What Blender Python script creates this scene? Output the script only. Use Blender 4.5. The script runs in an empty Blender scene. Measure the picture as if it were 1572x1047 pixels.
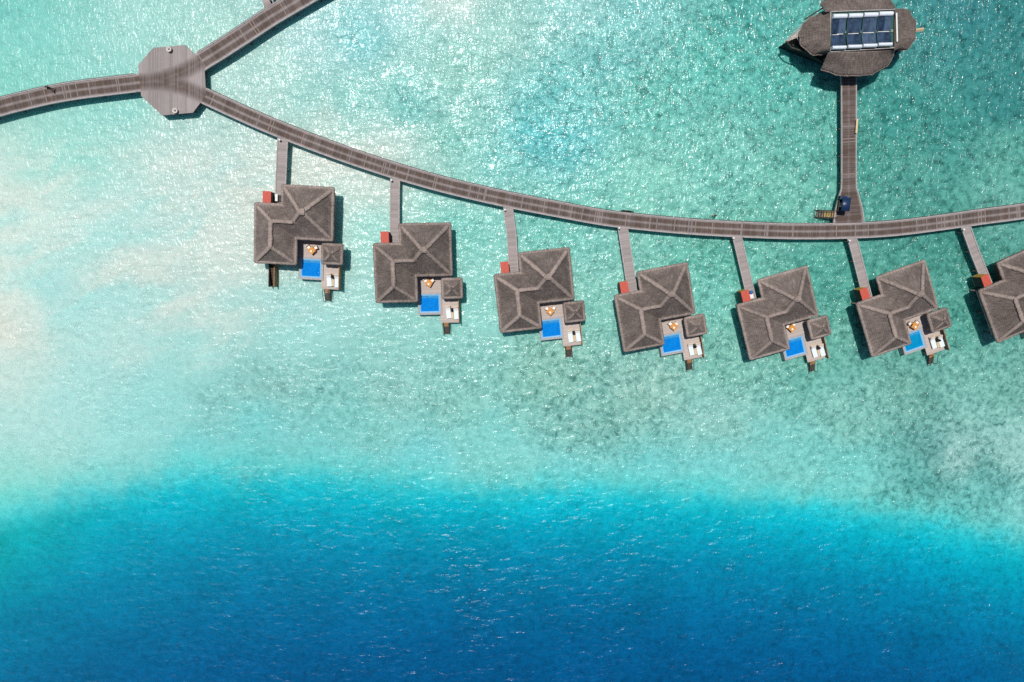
import bpy, math, random
import numpy as np
from mathutils import Vector, Matrix, noise
random.seed(7)
S = bpy.context.scene
COL = S.collection
R = math.radians

# ---------------------------------------------------------------- survey of the photograph (lens 24 mm, drone about 105 m up)
F = 1048.0; H = 104.8; TA, TB = 0.126, -0.013
ca, sa, cb, sb = math.cos(TA), math.sin(TA), math.cos(TB), math.sin(TB)
RX = np.array([[1, 0, 0], [0, ca, -sa], [0, sa, ca]]); RY = np.array([[cb, 0, -sb], [0, 1, 0], [sb, 0, cb]])
RC = RY @ RX
def W(px, py, z=0.0):
    d = RC.T @ np.array([(px-786)/F, -(py-523.5)/F, -1.0]); t = (z-H)/d[2]
    return Vector((d[0]*t, d[1]*t, z))

# ---------------------------------------------------------------- objects, names, labels
def tag(o, label=None, cat=None, group=None, kind=None):
    if label: o['label'] = label
    if cat: o['category'] = cat
    if group: o['group'] = group
    if kind: o['kind'] = kind
    return o
def empty(name, loc=(0, 0, 0), rz=0, label=None, cat=None, group=None):
    o = bpy.data.objects.new(name, None); COL.objects.link(o); o.empty_display_size = .3
    o.location = loc; o.rotation_euler = (0, 0, rz)
    return tag(o, label, cat, group)
def kids(o): return [c for c in bpy.data.objects if c.parent == o]
def copy_tree(o, parent=None):
    c = o.copy(); COL.objects.link(c)
    if parent: c.parent = parent
    for ch in kids(o): copy_tree(ch, c)
    return c

class MB:
    def __init__(s): s.v = []; s.f = []; s.uv = []; s.w = []
    def face(s, pts, uv=None, w=None):
        n = len(s.v); s.v += [tuple(p) for p in pts]; s.f.append(tuple(range(n, n+len(pts))))
        s.uv.append(uv or [(p[0], p[1]) for p in pts]); s.w.append(w or [0.0]*len(pts)); return s
    def box(s, x0, x1, y0, y1, z0, z1, M=None):
        p = [Vector(q) for q in ((x0,y0,z0),(x1,y0,z0),(x1,y1,z0),(x0,y1,z0),(x0,y0,z1),(x1,y0,z1),(x1,y1,z1),(x0,y1,z1))]
        q = [M @ a for a in p] if M else p
        for f, (i, j) in (((3,2,1,0),(0,1)),((4,5,6,7),(0,1)),((0,1,5,4),(0,2)),((1,2,6,5),(1,2)),((2,3,7,6),(0,2)),((3,0,4,7),(1,2))):
            s.face([q[k] for k in f], [(p[k][i], p[k][j]) for k in f])
        return s
    def prism(s, pts, z0, z1):
        n = len(pts); a = [Vector((p[0], p[1], z0)) for p in pts]; b = [Vector((p[0], p[1], z1)) for p in pts]
        s.face(b); s.face(a[::-1])
        for i in range(n): j = (i+1) % n; s.face([a[i], a[j], b[j], b[i]])
        return s
    def lathe(s, prof, c=(0, 0, 0), n=16):
        for (r0, z0), (r1, z1) in zip(prof, prof[1:]):
            for i in range(n):
                a, b = 2*math.pi*i/n, 2*math.pi*(i+1)/n
                P = lambda r, t, z: Vector((c[0]+r*math.cos(t), c[1]+r*math.sin(t), c[2]+z))
                q = [P(r0,a,z0), P(r0,b,z0), P(r1,b,z1), P(r1,a,z1)]
                if r0 < 1e-5: q = q[1:] if False else [q[0], q[2], q[3]]
                elif r1 < 1e-5: q = [q[0], q[1], q[2]]
                s.face(q)
        return s
    def tube(s, pts, r, n=8, cap=True):
        pts = [Vector(p) for p in pts]; rings = []
        for i, p in enumerate(pts):
            d = (pts[min(i+1, len(pts)-1)] - pts[max(i-1, 0)]).normalized()
            u = d.cross(Vector((0, 0, 1)))
            if u.length < 1e-3: u = Vector((1, 0, 0))
            u.normalize(); w = u.cross(d)
            rr = r[i] if isinstance(r, (list, tuple)) else r
            rings.append([p + rr*(math.cos(2*math.pi*k/n)*u + math.sin(2*math.pi*k/n)*w) for k in range(n)])
        for a, b in zip(rings, rings[1:]):
            for k in range(n): j = (k+1) % n; s.face([a[k], a[j], b[j], b[k]])
        if cap: s.face(rings[0][::-1]); s.face(rings[-1])
        return s
    def build(s, name, mat, parent=None, smooth=False, merge=True, bevel=0):
        me = bpy.data.meshes.new(name); me.from_pydata(s.v, [], s.f)
        uvl = me.uv_layers.new(name='UVMap'); uvl.data.foreach_set('uv', [c for f in s.uv for p in f for c in p])
        at = me.attributes.new('wear', 'FLOAT', 'CORNER'); at.data.foreach_set('value', [x for f in s.w for x in f])
        if merge:
            import bmesh
            bm = bmesh.new(); bm.from_mesh(me); bmesh.ops.remove_doubles(bm, verts=bm.verts, dist=1e-4)
            bmesh.ops.recalc_face_normals(bm, faces=bm.faces)
            if bevel: bmesh.ops.bevel(bm, geom=[e for e in bm.edges if len(e.link_faces) == 2 and e.calc_face_angle(0) > .6], offset=bevel, segments=2, affect='EDGES', profile=.5)
            bm.to_mesh(me); bm.free()
        if smooth: me.polygons.foreach_set('use_smooth', [True]*len(me.polygons))
        me.materials.append(mat)
        o = bpy.data.objects.new(name, me); COL.objects.link(o)
        if parent: o.parent = parent
        return o

# ---------------------------------------------------------------- materials
class NT:
    def __init__(s, name):
        s.m = bpy.data.materials.new(name); s.m.use_nodes = True; s.t = s.m.node_tree; s.b = s.t.nodes['Principled BSDF']
    def n(s, typ, **k):
        o = s.t.nodes.new(typ)
        for a, v in k.items(): setattr(o, a, v)
        return o
    def l(s, a, b): s.t.links.new(a, b)
    def math(s, op, a, b=None, c=None, clamp=False):
        o = s.n('ShaderNodeMath', operation=op, use_clamp=clamp)
        for i, x in enumerate((a, b, c)):
            if x is None: continue
            if isinstance(x, (int, float)): o.inputs[i].default_value = x
            else: s.l(x, o.inputs[i])
        return o.outputs[0]
    def ramp(s, fac, stops):
        o = s.n('ShaderNodeValToRGB'); e = o.color_ramp.elements
        while len(e) < len(stops): e.new(.5)
        for x, (p, c) in zip(e, stops): x.position = p; x.color = (*c, 1) if len(c) == 3 else c
        s.l(fac, o.inputs[0]); return o.outputs[0]
    def mix(s, fac, a, b, mode='MIX'):
        o = s.n('ShaderNodeMix', data_type='RGBA', blend_type=mode)
        for sock, x in ((o.inputs[0], fac), (o.inputs[6], a), (o.inputs[7], b)):
            if isinstance(x, (int, float)): sock.default_value = x
            elif isinstance(x, tuple): sock.default_value = (*x, 1)
            else: s.l(x, sock)
        return o.outputs[2]
    def co(s, which='Object', scale=(1, 1, 1), rot=0):
        t = s.n('ShaderNodeTexCoord').outputs[which]
        m = s.n('ShaderNodeMapping'); m.inputs[3].default_value = scale; m.inputs[2].default_value = (0, 0, rot); s.l(t, m.inputs[0]); return m.outputs[0]
    def noise(s, vec, scale, detail=4, rough=.5, dist=0):
        o = s.n('ShaderNodeTexNoise'); s.l(vec, o.inputs['Vector'])
        for k, v in (('Scale', scale), ('Detail', detail), ('Roughness', rough), ('Distortion', dist)): o.inputs[k].default_value = v
        return o.outputs[0]
    def bump(s, h, strength, dist):
        o = s.n('ShaderNodeBump'); o.inputs['Strength'].default_value = strength; o.inputs['Distance'].default_value = dist; s.l(h, o.inputs['Height'])
        s.l(o.outputs[0], s.b.inputs['Normal']); return o
    def done(s, col=None, rough=.7, spec=.3):
        if col is not None:
            if isinstance(col, tuple): s.b.inputs['Base Color'].default_value = (*col, 1)
            else: s.l(col, s.b.inputs['Base Color'])
        s.b.inputs['Roughness'].default_value = rough; s.b.inputs['Specular IOR Level'].default_value = spec
        return s.m

def srgb(r, g, b):
    f = lambda c: (c/255/12.92) if c/255 <= .04045 else ((c/255+.055)/1.055)**2.4
    return (f(r), f(g), f(b))

def mat_plain(name, c, rough=.6, var=.25, scale=6, spec=.3, metal=0):
    t = NT(name); v = t.noise(t.co('Object'), scale, 5, .6)
    d = tuple(x*(1-var) for x in c); l = tuple(min(1, x*(1+var)) for x in c)
    m = t.done(t.ramp(v, [(.3, d), (.7, l)]), rough, spec); t.b.inputs['Metallic'].default_value = metal; return m

def mat_deck(name, light, dark, plank=.15, var=.3):
    """planks across UV.x (metres); the vertex value 'wear' browns the wheel tracks"""
    t = NT(name); uv = t.n('ShaderNodeTexCoord').outputs['UV']
    sx = t.n('ShaderNodeSeparateXYZ'); t.l(uv, sx.inputs[0])
    idx = t.math('FLOOR', t.math('DIVIDE', sx.outputs[0], plank))
    wn = t.n('ShaderNodeTexWhiteNoise', noise_dimensions='1D'); t.l(idx, wn.inputs['W'])
    idx2 = t.math('FLOOR', t.math('DIVIDE', sx.outputs[0], plank*7))
    wn2 = t.n('ShaderNodeTexWhiteNoise', noise_dimensions='1D'); t.l(idx2, wn2.inputs['W'])
    at = t.n('ShaderNodeAttribute', attribute_name='wear')
    ob = t.co('Object'); nz = t.noise(ob, .9, 5, .65); nf = t.noise(ob, 7, 4, .6)
    w = t.math('ADD', at.outputs['Fac'], t.math('MULTIPLY', t.math('SUBTRACT', nz, .5), .55))
    w = t.math('ADD', w, t.math('MULTIPLY', t.math('SUBTRACT', wn.outputs[0], .5), .5), clamp=True)
    w = t.math('MULTIPLY', w, t.math('GREATER_THAN', at.outputs['Fac'], .01))
    c = t.mix(w, light, dark)
    fine = t.math('ADD', t.math('MULTIPLY', wn.outputs[0], var), t.math('ADD', t.math('MULTIPLY', wn2.outputs[0], var*.6), t.math('MULTIPLY', nf, .35)))
    fine = t.math('ADD', fine, 1-var*.8-.175)
    vv = t.n('ShaderNodeCombineXYZ'); [t.l(fine, vv.inputs[i]) for i in range(3)]
    c = t.mix(1.0, c, vv.outputs[0], 'MULTIPLY')
    # a few newly replaced pale boards, and dark gaps
    new = t.math('MULTIPLY', t.math('GREATER_THAN', wn.outputs[0], .93), t.math('MULTIPLY', at.outputs['Fac'], .5))
    c = t.mix(new, c, tuple(min(1, x*1.1) for x in light))
    fr = t.math('FRACT', t.math('DIVIDE', sx.outputs[0], plank))
    gap = t.math('LESS_THAN', fr, .09)
    c = t.mix(t.math('MULTIPLY', gap, .55), c, (.03, .026, .024))
    t.bump(t.math('SUBTRACT', nf, gap), .5, .02)
    return t.done(c, .75, .25)

def mat_thatch(name, lo, hi):
    t = NT(name); uv = t.co('UV', (7, .9, 1)); iso = t.co('Object')
    a = t.noise(uv, 1.0, 6, .7); b = t.noise(iso, 2.2, 6, .7); c = t.noise(iso, .35, 3, .5)
    lines = t.n('ShaderNodeTexWave', wave_type='BANDS', bands_direction='Y'); t.l(t.co('UV'), lines.inputs[0]); lines.inputs['Scale'].default_value = 1.1; lines.inputs['Distortion'].default_value = 1.5; lines.inputs['Detail'].default_value = 3; lines.inputs['Detail Scale'].default_value = 6
    v = t.math('ADD', t.math('MULTIPLY', a, .60), t.math('ADD', t.math('MULTIPLY', b, .27), t.math('MULTIPLY', c, .13)))
    v = t.math('ADD', v, t.math('MULTIPLY', t.math('SUBTRACT', lines.outputs['Fac'], .5), .05))
    at = t.n('ShaderNodeAttribute', attribute_name='wear')
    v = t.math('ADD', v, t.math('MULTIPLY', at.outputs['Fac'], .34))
    oi = t.n('ShaderNodeObjectInfo'); vo = t.n('ShaderNodeVectorMath', operation='ADD'); cx = t.n('ShaderNodeCombineXYZ')
    t.l(t.math('MULTIPLY', oi.outputs['Random'], 60.0), cx.inputs[2]); t.l(t.co('Object', (1, 1, 1), R(20)), vo.inputs[0]); t.l(cx.outputs[0], vo.inputs[1]); big = t.noise(vo.outputs[0], .5, 5, .62)
    v = t.math('ADD', v, t.math('ADD', t.math('MULTIPLY', t.math('SUBTRACT', big, .5), .30), t.math('MULTIPLY', t.math('SUBTRACT', oi.outputs['Random'], .5), .07)))
    col = t.ramp(v, [(.30, lo), (.50, tuple((x*.6+y*.4) for x, y in zip(lo, hi))), (.68, hi), (.95, tuple(x*1.9 for x in hi))])
    t.bump(t.math('ADD', a, t.math('MULTIPLY', b, .7)), .8, .15)
    return t.done(col, .95, .08)

M = {}
M['deck_worn'] = mat_deck('boardwalk_planks', (.35, .307, .297), (.090, .060, .048), .15, .42)
M['deck_grey'] = mat_deck('jetty_planks', (.335, .292, .278), (.14, .11, .10), .15, .26)
M['deck_villa'] = mat_deck('sundeck_planks', (.50, .42, .375), (.2, .17, .15), .14, .16)
M['beam'] = mat_plain('weathered_edge_timber', (.37, .335, .33), .8, .3, 5)
M['dark_wood'] = mat_plain('dark_and_shaded_timber', (.055, .042, .035), .7, .4, 4)
M['brown_wood'] = mat_plain('oiled_brown_timber', (.30, .15, .055), .6, .4, 4)
M['orange_wood'] = mat_plain('orange_teak', (.62, .27, .05), .55, .25, 5)
M['pile'] = mat_plain('piling_timber', (.16, .13, .11), .85, .35, 3)
M['thatch'] = mat_thatch('thatch', (.050, .040, .035), (.315, .255, .226))
M['ridge'] = mat_thatch('ridge_thatch', (.050, .040, .035), (.275, .22, .193))
M['wall'] = mat_plain('timber_wall', (.15, .11, .085), .75, .2, 3)
M['red'] = mat_plain('red_roof_sheet', (.50, .085, .055), .6, .22, 5)
M['ochre'] = mat_plain('ochre_boards', (.55, .30, .03), .7, .25, 4)
M['ochre_tread'] = mat_plain('worn_yellow_treads', (.34, .22, .07), .75, .4, 3)
M['white'] = mat_plain('white_fabric', (.80, .79, .78), .7, .06, 6)
M['paint'] = mat_plain('white_paint', (.78, .77, .74), .45, .08, 4)
M['pale_blue'] = mat_plain('pale_cushion', (.70, .77, .78), .75, .07, 5)
M['tan'] = mat_plain('tan_wood', (.62, .47, .30), .6, .2, 5)
M['parasol'] = mat_plain('dark_canvas', (.035, .022, .018), .85, .3, 8)
M['navy'] = mat_plain('navy_paint', (.008, .028, .085), .4, .15, 3, .5)
M['black'] = mat_plain('black_trim', (.012, .012, .013), .5, .3, 6)
M['green_mesh'] = mat_plain('dark_green_netting', (.035, .075, .065), .6, .35, 3)
M['blue'] = mat_plain('blue_plastic', (.02, .14, .42), .4, .2, 6)
M['coping'] = mat_plain('grey_stone_coping', (.36, .34, .34), .7, .2, 4)
M['skin'] = mat_plain('skin', (.30, .17, .11), .6, .1, 8)
M['cloth_dark'] = mat_plain('dark_clothing', (.025, .025, .03), .8, .3, 8)
M['hair'] = mat_plain('dark_hair', (.012, .01, .01), .6, .3, 8)
M['teal_roof'] = mat_plain('green_painted_roof', (.022, .085, .062), .5, .35, 2)
M['pipe'] = mat_plain('pale_green_pipe', (.30, .40, .29), .5, .2, 4)
M['tank'] = mat_plain('white_tank_enamel', (.72, .76, .82), .3, .1, 2, .5)
M['metal'] = mat_plain('galvanised_metal', (.45, .46, .47), .4, .2, 4, .5, .6)
M['bow'] = mat_plain('bleached_bow_planking', (.40, .34, .29), .8, .3, 3)
M['concrete'] = mat_plain('pale_concrete', (.62, .58, .53), .8, .15, 6)

def mat_glass_panel():
    t = NT('collector_glass'); v = t.noise(t.co('Object'), 1.3, 4, .6); w = t.n('ShaderNodeTexWave', bands_direction='X'); t.l(t.co('Object'), w.inputs[0]); w.inputs['Scale'].default_value = 3
    c = t.ramp(v, [(.35, (.010, .018, .04)), (.7, (.04, .075, .15))])
    c = t.mix(t.math('MULTIPLY', w.outputs['Fac'], .3), c, (.03, .045, .07))
    oi = t.n('ShaderNodeObjectInfo'); c = t.mix(t.math('MULTIPLY', t.math('POWER', oi.outputs['Random'], 2.0), t.math('MULTIPLY', v, .9)), c, (.14, .20, .30))  # random pale blue paints an uneven reflection into the glass colour
    return t.done(c, .18, .5)
M['collector'] = mat_glass_panel()

def mat_pool(name, c0, c1):
    t = NT(name); ob = t.co('Object')
    v = t.noise(ob, 2.4, 4, .6); f = t.noise(ob, 6, 3, .6)
    br = t.n('ShaderNodeTexBrick'); t.l(ob, br.inputs[0]); br.inputs['Scale'].default_value = 3.2
    br.inputs['Color1'].default_value = (*c0, 1); br.inputs['Color2'].default_value = (*tuple(x*.9 for x in c0), 1); br.inputs['Mortar'].default_value = (*c1, 1); br.inputs['Mortar Size'].default_value = .03; br.offset = 0; br.inputs['Brick Width'].default_value = .5; br.inputs['Row Height'].default_value = .5
    c = t.mix(t.ramp(v, [(.35, (0,)*3), (.7, (1,)*3)]), br.outputs[0], c1); c = t.mix(t.ramp(f, [(.58, (0,)*3), (.72, (.5,)*3)]), c, tuple(min(1, x*1.35+.01) for x in c1))  # second noise paints pale ripple light into the water colour
    t.bump(t.math('ADD', v, f), .35, .05)
    m = t.done(c, .06, .5); t.b.inputs['IOR'].default_value = 1.33; return m
M['pool'] = mat_pool('blue_pool_water', (.0, .155, .56), (.004, .23, .68))
M['pool_cyan'] = mat_pool('cyan_pool_water', (.0, .20, .44), (.004, .27, .52))
M['tile'] = mat_plain('pool_edge_tile', (.20, .46, .70), .3, .25, 8, .5)
M['pool_step'] = mat_pool('tiled_pool_step', (.03, .13, .36), (.06, .36, .66))

# ---------------------------------------------------------------- water: colour chart of the lagoon bed and the drop-off
CH = [(50,50,135,210,194),(200,30,160,215,200),(100,250,150,212,195),(0,110,132,206,188),(300,200,172,212,198),(300,250,190,216,202),(30,350,200,222,208),(-16,490,220,212,192),(20,488,204,217,204),(14,440,200,220,206),(15,330,206,216,200),
(70,450,164,214,204),(250,440,196,214,200),(200,500,192,217,205),(120,600,166,215,205),(0,650,172,213,202),(0,570,190,215,202),(210,670,150,213,203),(300,690,122,206,199),(0,730,150,212,198),(0,775,120,205,188),
(150,330,196,220,206),(380,290,210,216,200),(440,265,212,220,205),(350,360,205,220,206),(430,350,212,220,205),(350,470,176,215,202),(300,560,160,215,203),(180,150,142,210,194),(120,30,138,208,192),(20,20,116,200,184),
(330,60,165,214,198),(400,90,172,214,200),(380,140,175,214,200),(480,60,165,210,202),
(560,50,112,196,192),(700,100,138,198,180),(620,170,104,192,180),(640,70,150,205,192),(690,0,190,212,198),(600,5,160,212,205),(862,150,92,186,178),(835,210,72,182,180),(950,55,104,188,176),(930,85,94,180,172),(950,25,108,190,182),(900,15,140,200,190),
(1000,150,84,182,164),(1100,100,76,180,162),(1100,250,100,186,166),(1000,280,120,200,178),(1150,30,62,166,152),(1190,110,66,172,155),(1450,60,42,138,132),(1550,40,34,128,124),(1480,20,36,128,128),(1450,200,44,142,130),(1550,150,34,130,124),(1380,180,40,142,130),(1400,280,62,150,134),(1550,250,72,160,142),(1350,230,55,150,132),(1200,300,95,180,158),(1240,200,80,175,156),(1540,300,88,168,150),
(760,40,145,200,185),(760,250,110,192,180),(560,222,206,214,198),(548,205,150,208,192),(600,240,200,213,198),(510,190,190,212,196),(640,250,170,212,196),(540,160,125,200,186),(680,220,110,188,170),(700,260,140,205,188),(480,160,150,210,196),
(500,330,180,218,202),(560,350,155,216,200),(700,350,118,200,182),(860,350,104,190,172),(560,290,205,220,204),(500,260,214,220,204),(1100,400,80,174,152),(1280,430,62,158,138),(1460,400,60,148,130),(1450,370,52,142,126),(1490,560,104,176,158),(1470,500,66,158,138),(1100,460,100,188,168),(930,460,120,195,176),(740,450,140,208,192),(560,450,165,215,202),
(450,500,160,216,204),(600,520,144,206,190),(700,600,126,190,174),(600,600,138,196,182),(500,600,125,192,180),(410,600,134,192,180),(850,580,122,180,160),(900,660,118,180,164),(940,640,114,176,160),(1000,600,132,184,166),(760,690,122,206,194),(1100,640,134,196,180),(1300,640,116,186,168),(1400,600,100,168,150),(1540,600,104,172,154),(1500,640,112,180,163),
(1440,690,70,150,140),(1530,725,62,150,140),(1420,740,76,168,156),(1480,690,150,198,186),(1565,700,150,202,188),(1500,760,80,178,168),(1200,700,112,202,190),(1000,720,95,203,196),(1300,720,102,202,190),(1550,775,105,194,184),(400,660,118,205,197),(500,690,118,206,198),(640,720,110,205,200),(330,610,130,196,186),(880,720,105,203,196),(1250,560,92,172,152),(1130,560,112,184,164),(1440,520,84,168,150),(1100,720,104,203,194),(560,660,124,200,188),(260,620,150,212,202)]
EDGE_X = [-400,0,60,110,200,300,400,500,600,700,800,900,1000,1100,1200,1300,1400,1500,1572,2000]
EDGE_Y = [830,806,790,772,752,738,733,738,746,754,758,757,760,767,776,787,802,822,838,900]
DEEP = [(-60,120,210,202),(-25,84,208,203),(0,34,196,204),(24,6,182,200),(56,0,163,190),(100,0,138,175),(160,0,113,158),(220,0,98,149),(300,0,84,136),(420,0,76,126)]
def lin(c): c = np.asarray(c, float)/255; return np.where(c <= .04045, c/12.92, ((c+.055)/1.055)**2.4)
def project(X, Y):
    P = np.stack([X, Y, np.full_like(X, -H)], -1) @ RC.T
    return 786+F*P[..., 0]/-P[..., 2], 523.5-F*P[..., 1]/-P[..., 2]
def axis(a, b, st, far):
    c = list(np.arange(a, b+st, st)); d = st; x = c[0]; lo = []
    while x > -far: d *= 1.35; x -= d; lo.append(x)
    d = st; x = c[-1]; hi = []
    while x < far: d *= 1.35; x += d; hi.append(x)
    return np.array(lo[::-1]+c+hi)
WG = 1/1.30       # irradiance the water receives
def make_water():
    xs, ys = axis(-88, 92, .6, 2600), axis(-78, 42, .6, 2600)
    X, Y = np.meshgrid(xs, ys); nx, ny = len(xs), len(ys)
    wx, wy = np.zeros_like(X), np.zeros_like(X); sw = np.zeros_like(X); fn = np.zeros_like(X); st = np.zeros_like(X)
    for j in range(ny):
        for i in range(nx):
            x, y = X[j, i], Y[j, i]
            if abs(x) < 100 and abs(y) < 90:
                p = Vector((x*.11, y*.11, 3.1)); a = noise.fractal(p, .9, 2.1, 4); b = noise.fractal(p+Vector((31, 7, 2)), .9, 2.1, 4)
                wx[j, i], wy[j, i] = a*18, b*15
                fn[j, i] = noise.fractal(Vector((x*.42, y*.42, 9.3)), .8, 2.1, 3)
                u_, v_ = x*.94+y*.34, -x*.34+y*.94; st[j, i] = noise.fractal(Vector((u_*.055+fn[j, i]*.06, v_*.21+a*.35, 5.7)), .9, 2.1, 3)
                sw[j, i] = .07*noise.noise(Vector((x*.16+y*.1, y*.45-x*.12, 0)))
    px, py = project(X, Y)
    qx = np.clip(px, -60, 1640)+wx; qy = np.clip(py, -60, 1150)+wy
    ch = np.array(CH, float); cc = lin(ch[:, 2:])
    num = np.zeros(X.shape+(3,)); den = np.full(X.shape, 1e-9)
    for k in range(len(ch)):
        d2 = (qx-ch[k, 0])**2+((qy-ch[k, 1])*1.2)**2
        w = 1/(d2+34**2)**1.8; num += w[..., None]*cc[k]; den += w
    lag = num/den[..., None]
    # long sand bars laid down by the current on the western flat
    msk = np.clip((560-px)/260, 0, 1)*np.clip((py-170)/110, 0, 1)*np.clip((620-py)/150, 0, 1)
    bar = (np.clip((st-.02)/.42, 0, 1)*msk)[..., None]; tr = (np.clip((-.08-st)/.45, 0, 1)*msk)[..., None]
    lag = lag*(1-bar*.62)+lin([212, 221, 206])*bar*.62; lag = lag*(1-tr*.5)+lin([152, 216, 206])*tr*.5
    lum = lag @ np.array([.25, .5, .25]); ds = np.interp(px, [0, 500, 1000, 1572], [.03, .07, .14, .16])[..., None]
    lag = lag*(1-ds)+lum[..., None]*ds
    dd = (np.clip(py, -200, 1300)+wy*.42+wx*.12+fn*9) - np.interp(np.clip(px, -400, 2000)+wx*.2, EDGE_X, EDGE_Y)
    dp = np.array([d[0] for d in DEEP]); dc = lin(np.array([d[1:] for d in DEEP]))
    soft = np.interp(px, [0, 300, 700, 1572], [1.6, 1.35, 1.05, 1.05])
    deep = np.stack([np.interp(dd/soft, dp, dc[:, i]) for i in range(3)], -1)
    g = np.clip(1-px/170, 0, 1)*np.clip(1-(dd-20)/120, 0, 1)*np.clip((dd+20)/40, 0, 1)         # greener shallows on the west end of the drop-off
    deep = deep*(1-g[..., None]*.6)+lin([10, 158, 150])*g[..., None]*.6
    deep = deep*np.array([1, 1, .96])*np.interp(dd, [0, 60, 200], [1, .92, .90])[..., None]*(1+np.clip(wy/15, -1, 1)*.13-.10*np.exp(-((px-40)/130)**2-((py-940)/90)**2)-.06*np.exp(-((px-350)/90)**2-((py-870)/60)**2))[..., None]
    k = np.clip((dd/soft+58)/74, 0, 1); k = (k*k*(3-2*k))[..., None]
    pale = (np.clip(1-px/620, 0, 1)*np.clip((py+60)/340, .12, 1))[..., None]*(1-k)
    colr = (lag*(1-k)+deep*k)*WG*(np.array([.97, 1.03, 1.08])+pale*np.array([.13, .13, .12])+np.clip((px-420)/300, 0, 1)[..., None]*(1-k)*np.array([.10, .12, .12]))
    # weed texture over coral rubble, faint over sand; in the deep, painted wave-facet light
    val = lag.max(-1); reef_wave_light = np.clip((.66-val)/.2, .2, 1.2)*(1-.8*k[..., 0])+.30*k[..., 0]
    me = bpy.data.meshes.new('water')
    V = np.stack([X, Y, sw*np.clip(1-np.hypot(X, Y)/400, 0, 1)], -1).reshape(-1, 3)
    idx = np.arange(nx*ny).reshape(ny, nx)
    Fc = np.stack([idx[:-1, :-1], idx[:-1, 1:], idx[1:, 1:], idx[1:, :-1]], -1).reshape(-1, 4)
    me.from_pydata(V.tolist(), [], Fc.tolist())
    a = me.attributes.new('depth_colour', 'FLOAT_COLOR', 'POINT')
    a.data.foreach_set('color', np.concatenate([colr.reshape(-1, 3), np.ones((nx*ny, 1))], 1).ravel())
    a = me.attributes.new('reef_wave_light', 'FLOAT', 'POINT'); a.data.foreach_set('value', reef_wave_light.ravel())
    a = me.attributes.new('calm', 'FLOAT', 'POINT'); a.data.foreach_set('value', np.clip(1-px/700, 0, 1).ravel())
    a = me.attributes.new('deep', 'FLOAT', 'POINT'); a.data.foreach_set('value', k.ravel())
    me.polygons.foreach_set('use_smooth', [True]*len(me.polygons))
    t = NT('sea_water'); ob = t.co('Object')
    A = t.n('ShaderNodeAttribute', attribute_name='depth_colour'); B = t.n('ShaderNodeAttribute', attribute_name='reef_wave_light'); D = t.n('ShaderNodeAttribute', attribute_name='deep')
    m1 = t.noise(t.co('Object', (1, 1, 1), R(29)), .98, 6, .74, .5); m2 = t.noise(t.co('Object', (1, 1, 1), R(61)), .30, 6, .68, .6)
    mv = t.math('ADD', t.math('MULTIPLY', m1, .74), t.math('MULTIPLY', m2, .26))
    mc = t.ramp(mv, [(.37, (.30, .42, .42)), (.44, (.70, .77, .76)), (.51, (1.10, 1.08, 1.08)), (.61, (1.65, 1.38, 1.36))])
    c = t.mix(B.outputs['Fac'], A.outputs['Color'], mc, 'MULTIPLY')
    # wind ripples: short crests crossing from two sides, broken by gusts
    r1 = t.noise(t.co('Object', (2.7, 1.05, 1), R(-33)), .80, 2, .5, .9)
    r2 = t.noise(t.co('Object', (2.2, .9, 1), R(24)), .85, 2, .5, .9)
    r4 = t.noise(t.co('Object', (.5, .95, 1), R(-12)), 1.0, 2, .5, .4)
    r3 = t.noise(t.co('Object', (1, 1, 1), R(37)), 5.2, 2, .5)
    side = t.ramp(t.noise(t.co('Object', (1, 1, 1), R(20)), .05, 2, .5), [(.40, (0,)*3), (.60, (1,)*3)])
    gust = t.ramp(t.noise(t.co('Object', (1, 1, 1), R(31)), .13, 4, .62, .8), [(.36, (.55,)*3), (.50, (.95,)*3), (.64, (1.5,)*3)])
    shallow = t.math('SUBTRACT', 1.0, t.math('MULTIPLY', D.outputs['Fac'], .45))
    rr = t.n('ShaderNodeMix', data_type='FLOAT'); t.l(side, rr.inputs[0]); t.l(r1, rr.inputs[2]); t.l(r2, rr.inputs[3])
    hgt = t.math('MULTIPLY', t.math('ADD', t.math('MULTIPLY', rr.outputs[0], .80), t.math('MULTIPLY', r3, .05)), shallow)
    hgt = t.math('ADD', hgt, t.math('MULTIPLY', r4, .95))
    bp = t.bump(hgt, 1.0, .30)
    CM = t.n('ShaderNodeAttribute', attribute_name='calm')
    t.l(t.math('MULTIPLY', gust, t.math('SUBTRACT', 1.0, t.math('MULTIPLY', CM.outputs['Fac'], .42))), bp.inputs['Strength'])
    m = t.done(c, .17, .43); t.l(t.math('ADD', t.math('ADD', .17, t.math('MULTIPLY', CM.outputs['Fac'], .12)), t.math('MULTIPLY', D.outputs['Fac'], .10)), t.b.inputs['Roughness']); t.b.inputs['IOR'].default_value = 1.33
    # light scattered sideways inside the water: strong for green and blue, weak for red
    t.b.inputs['Subsurface Weight'].default_value = .27; t.b.inputs['Subsurface Radius'].default_value = (.12, 1.0, .85); t.b.inputs['Subsurface Scale'].default_value = 2.6
    t.b.subsurface_method = 'BURLEY'
    me.materials.append(m)
    o = bpy.data.objects.new('water', me); COL.objects.link(o); tag(o, kind='structure'); return o
make_water()

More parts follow.
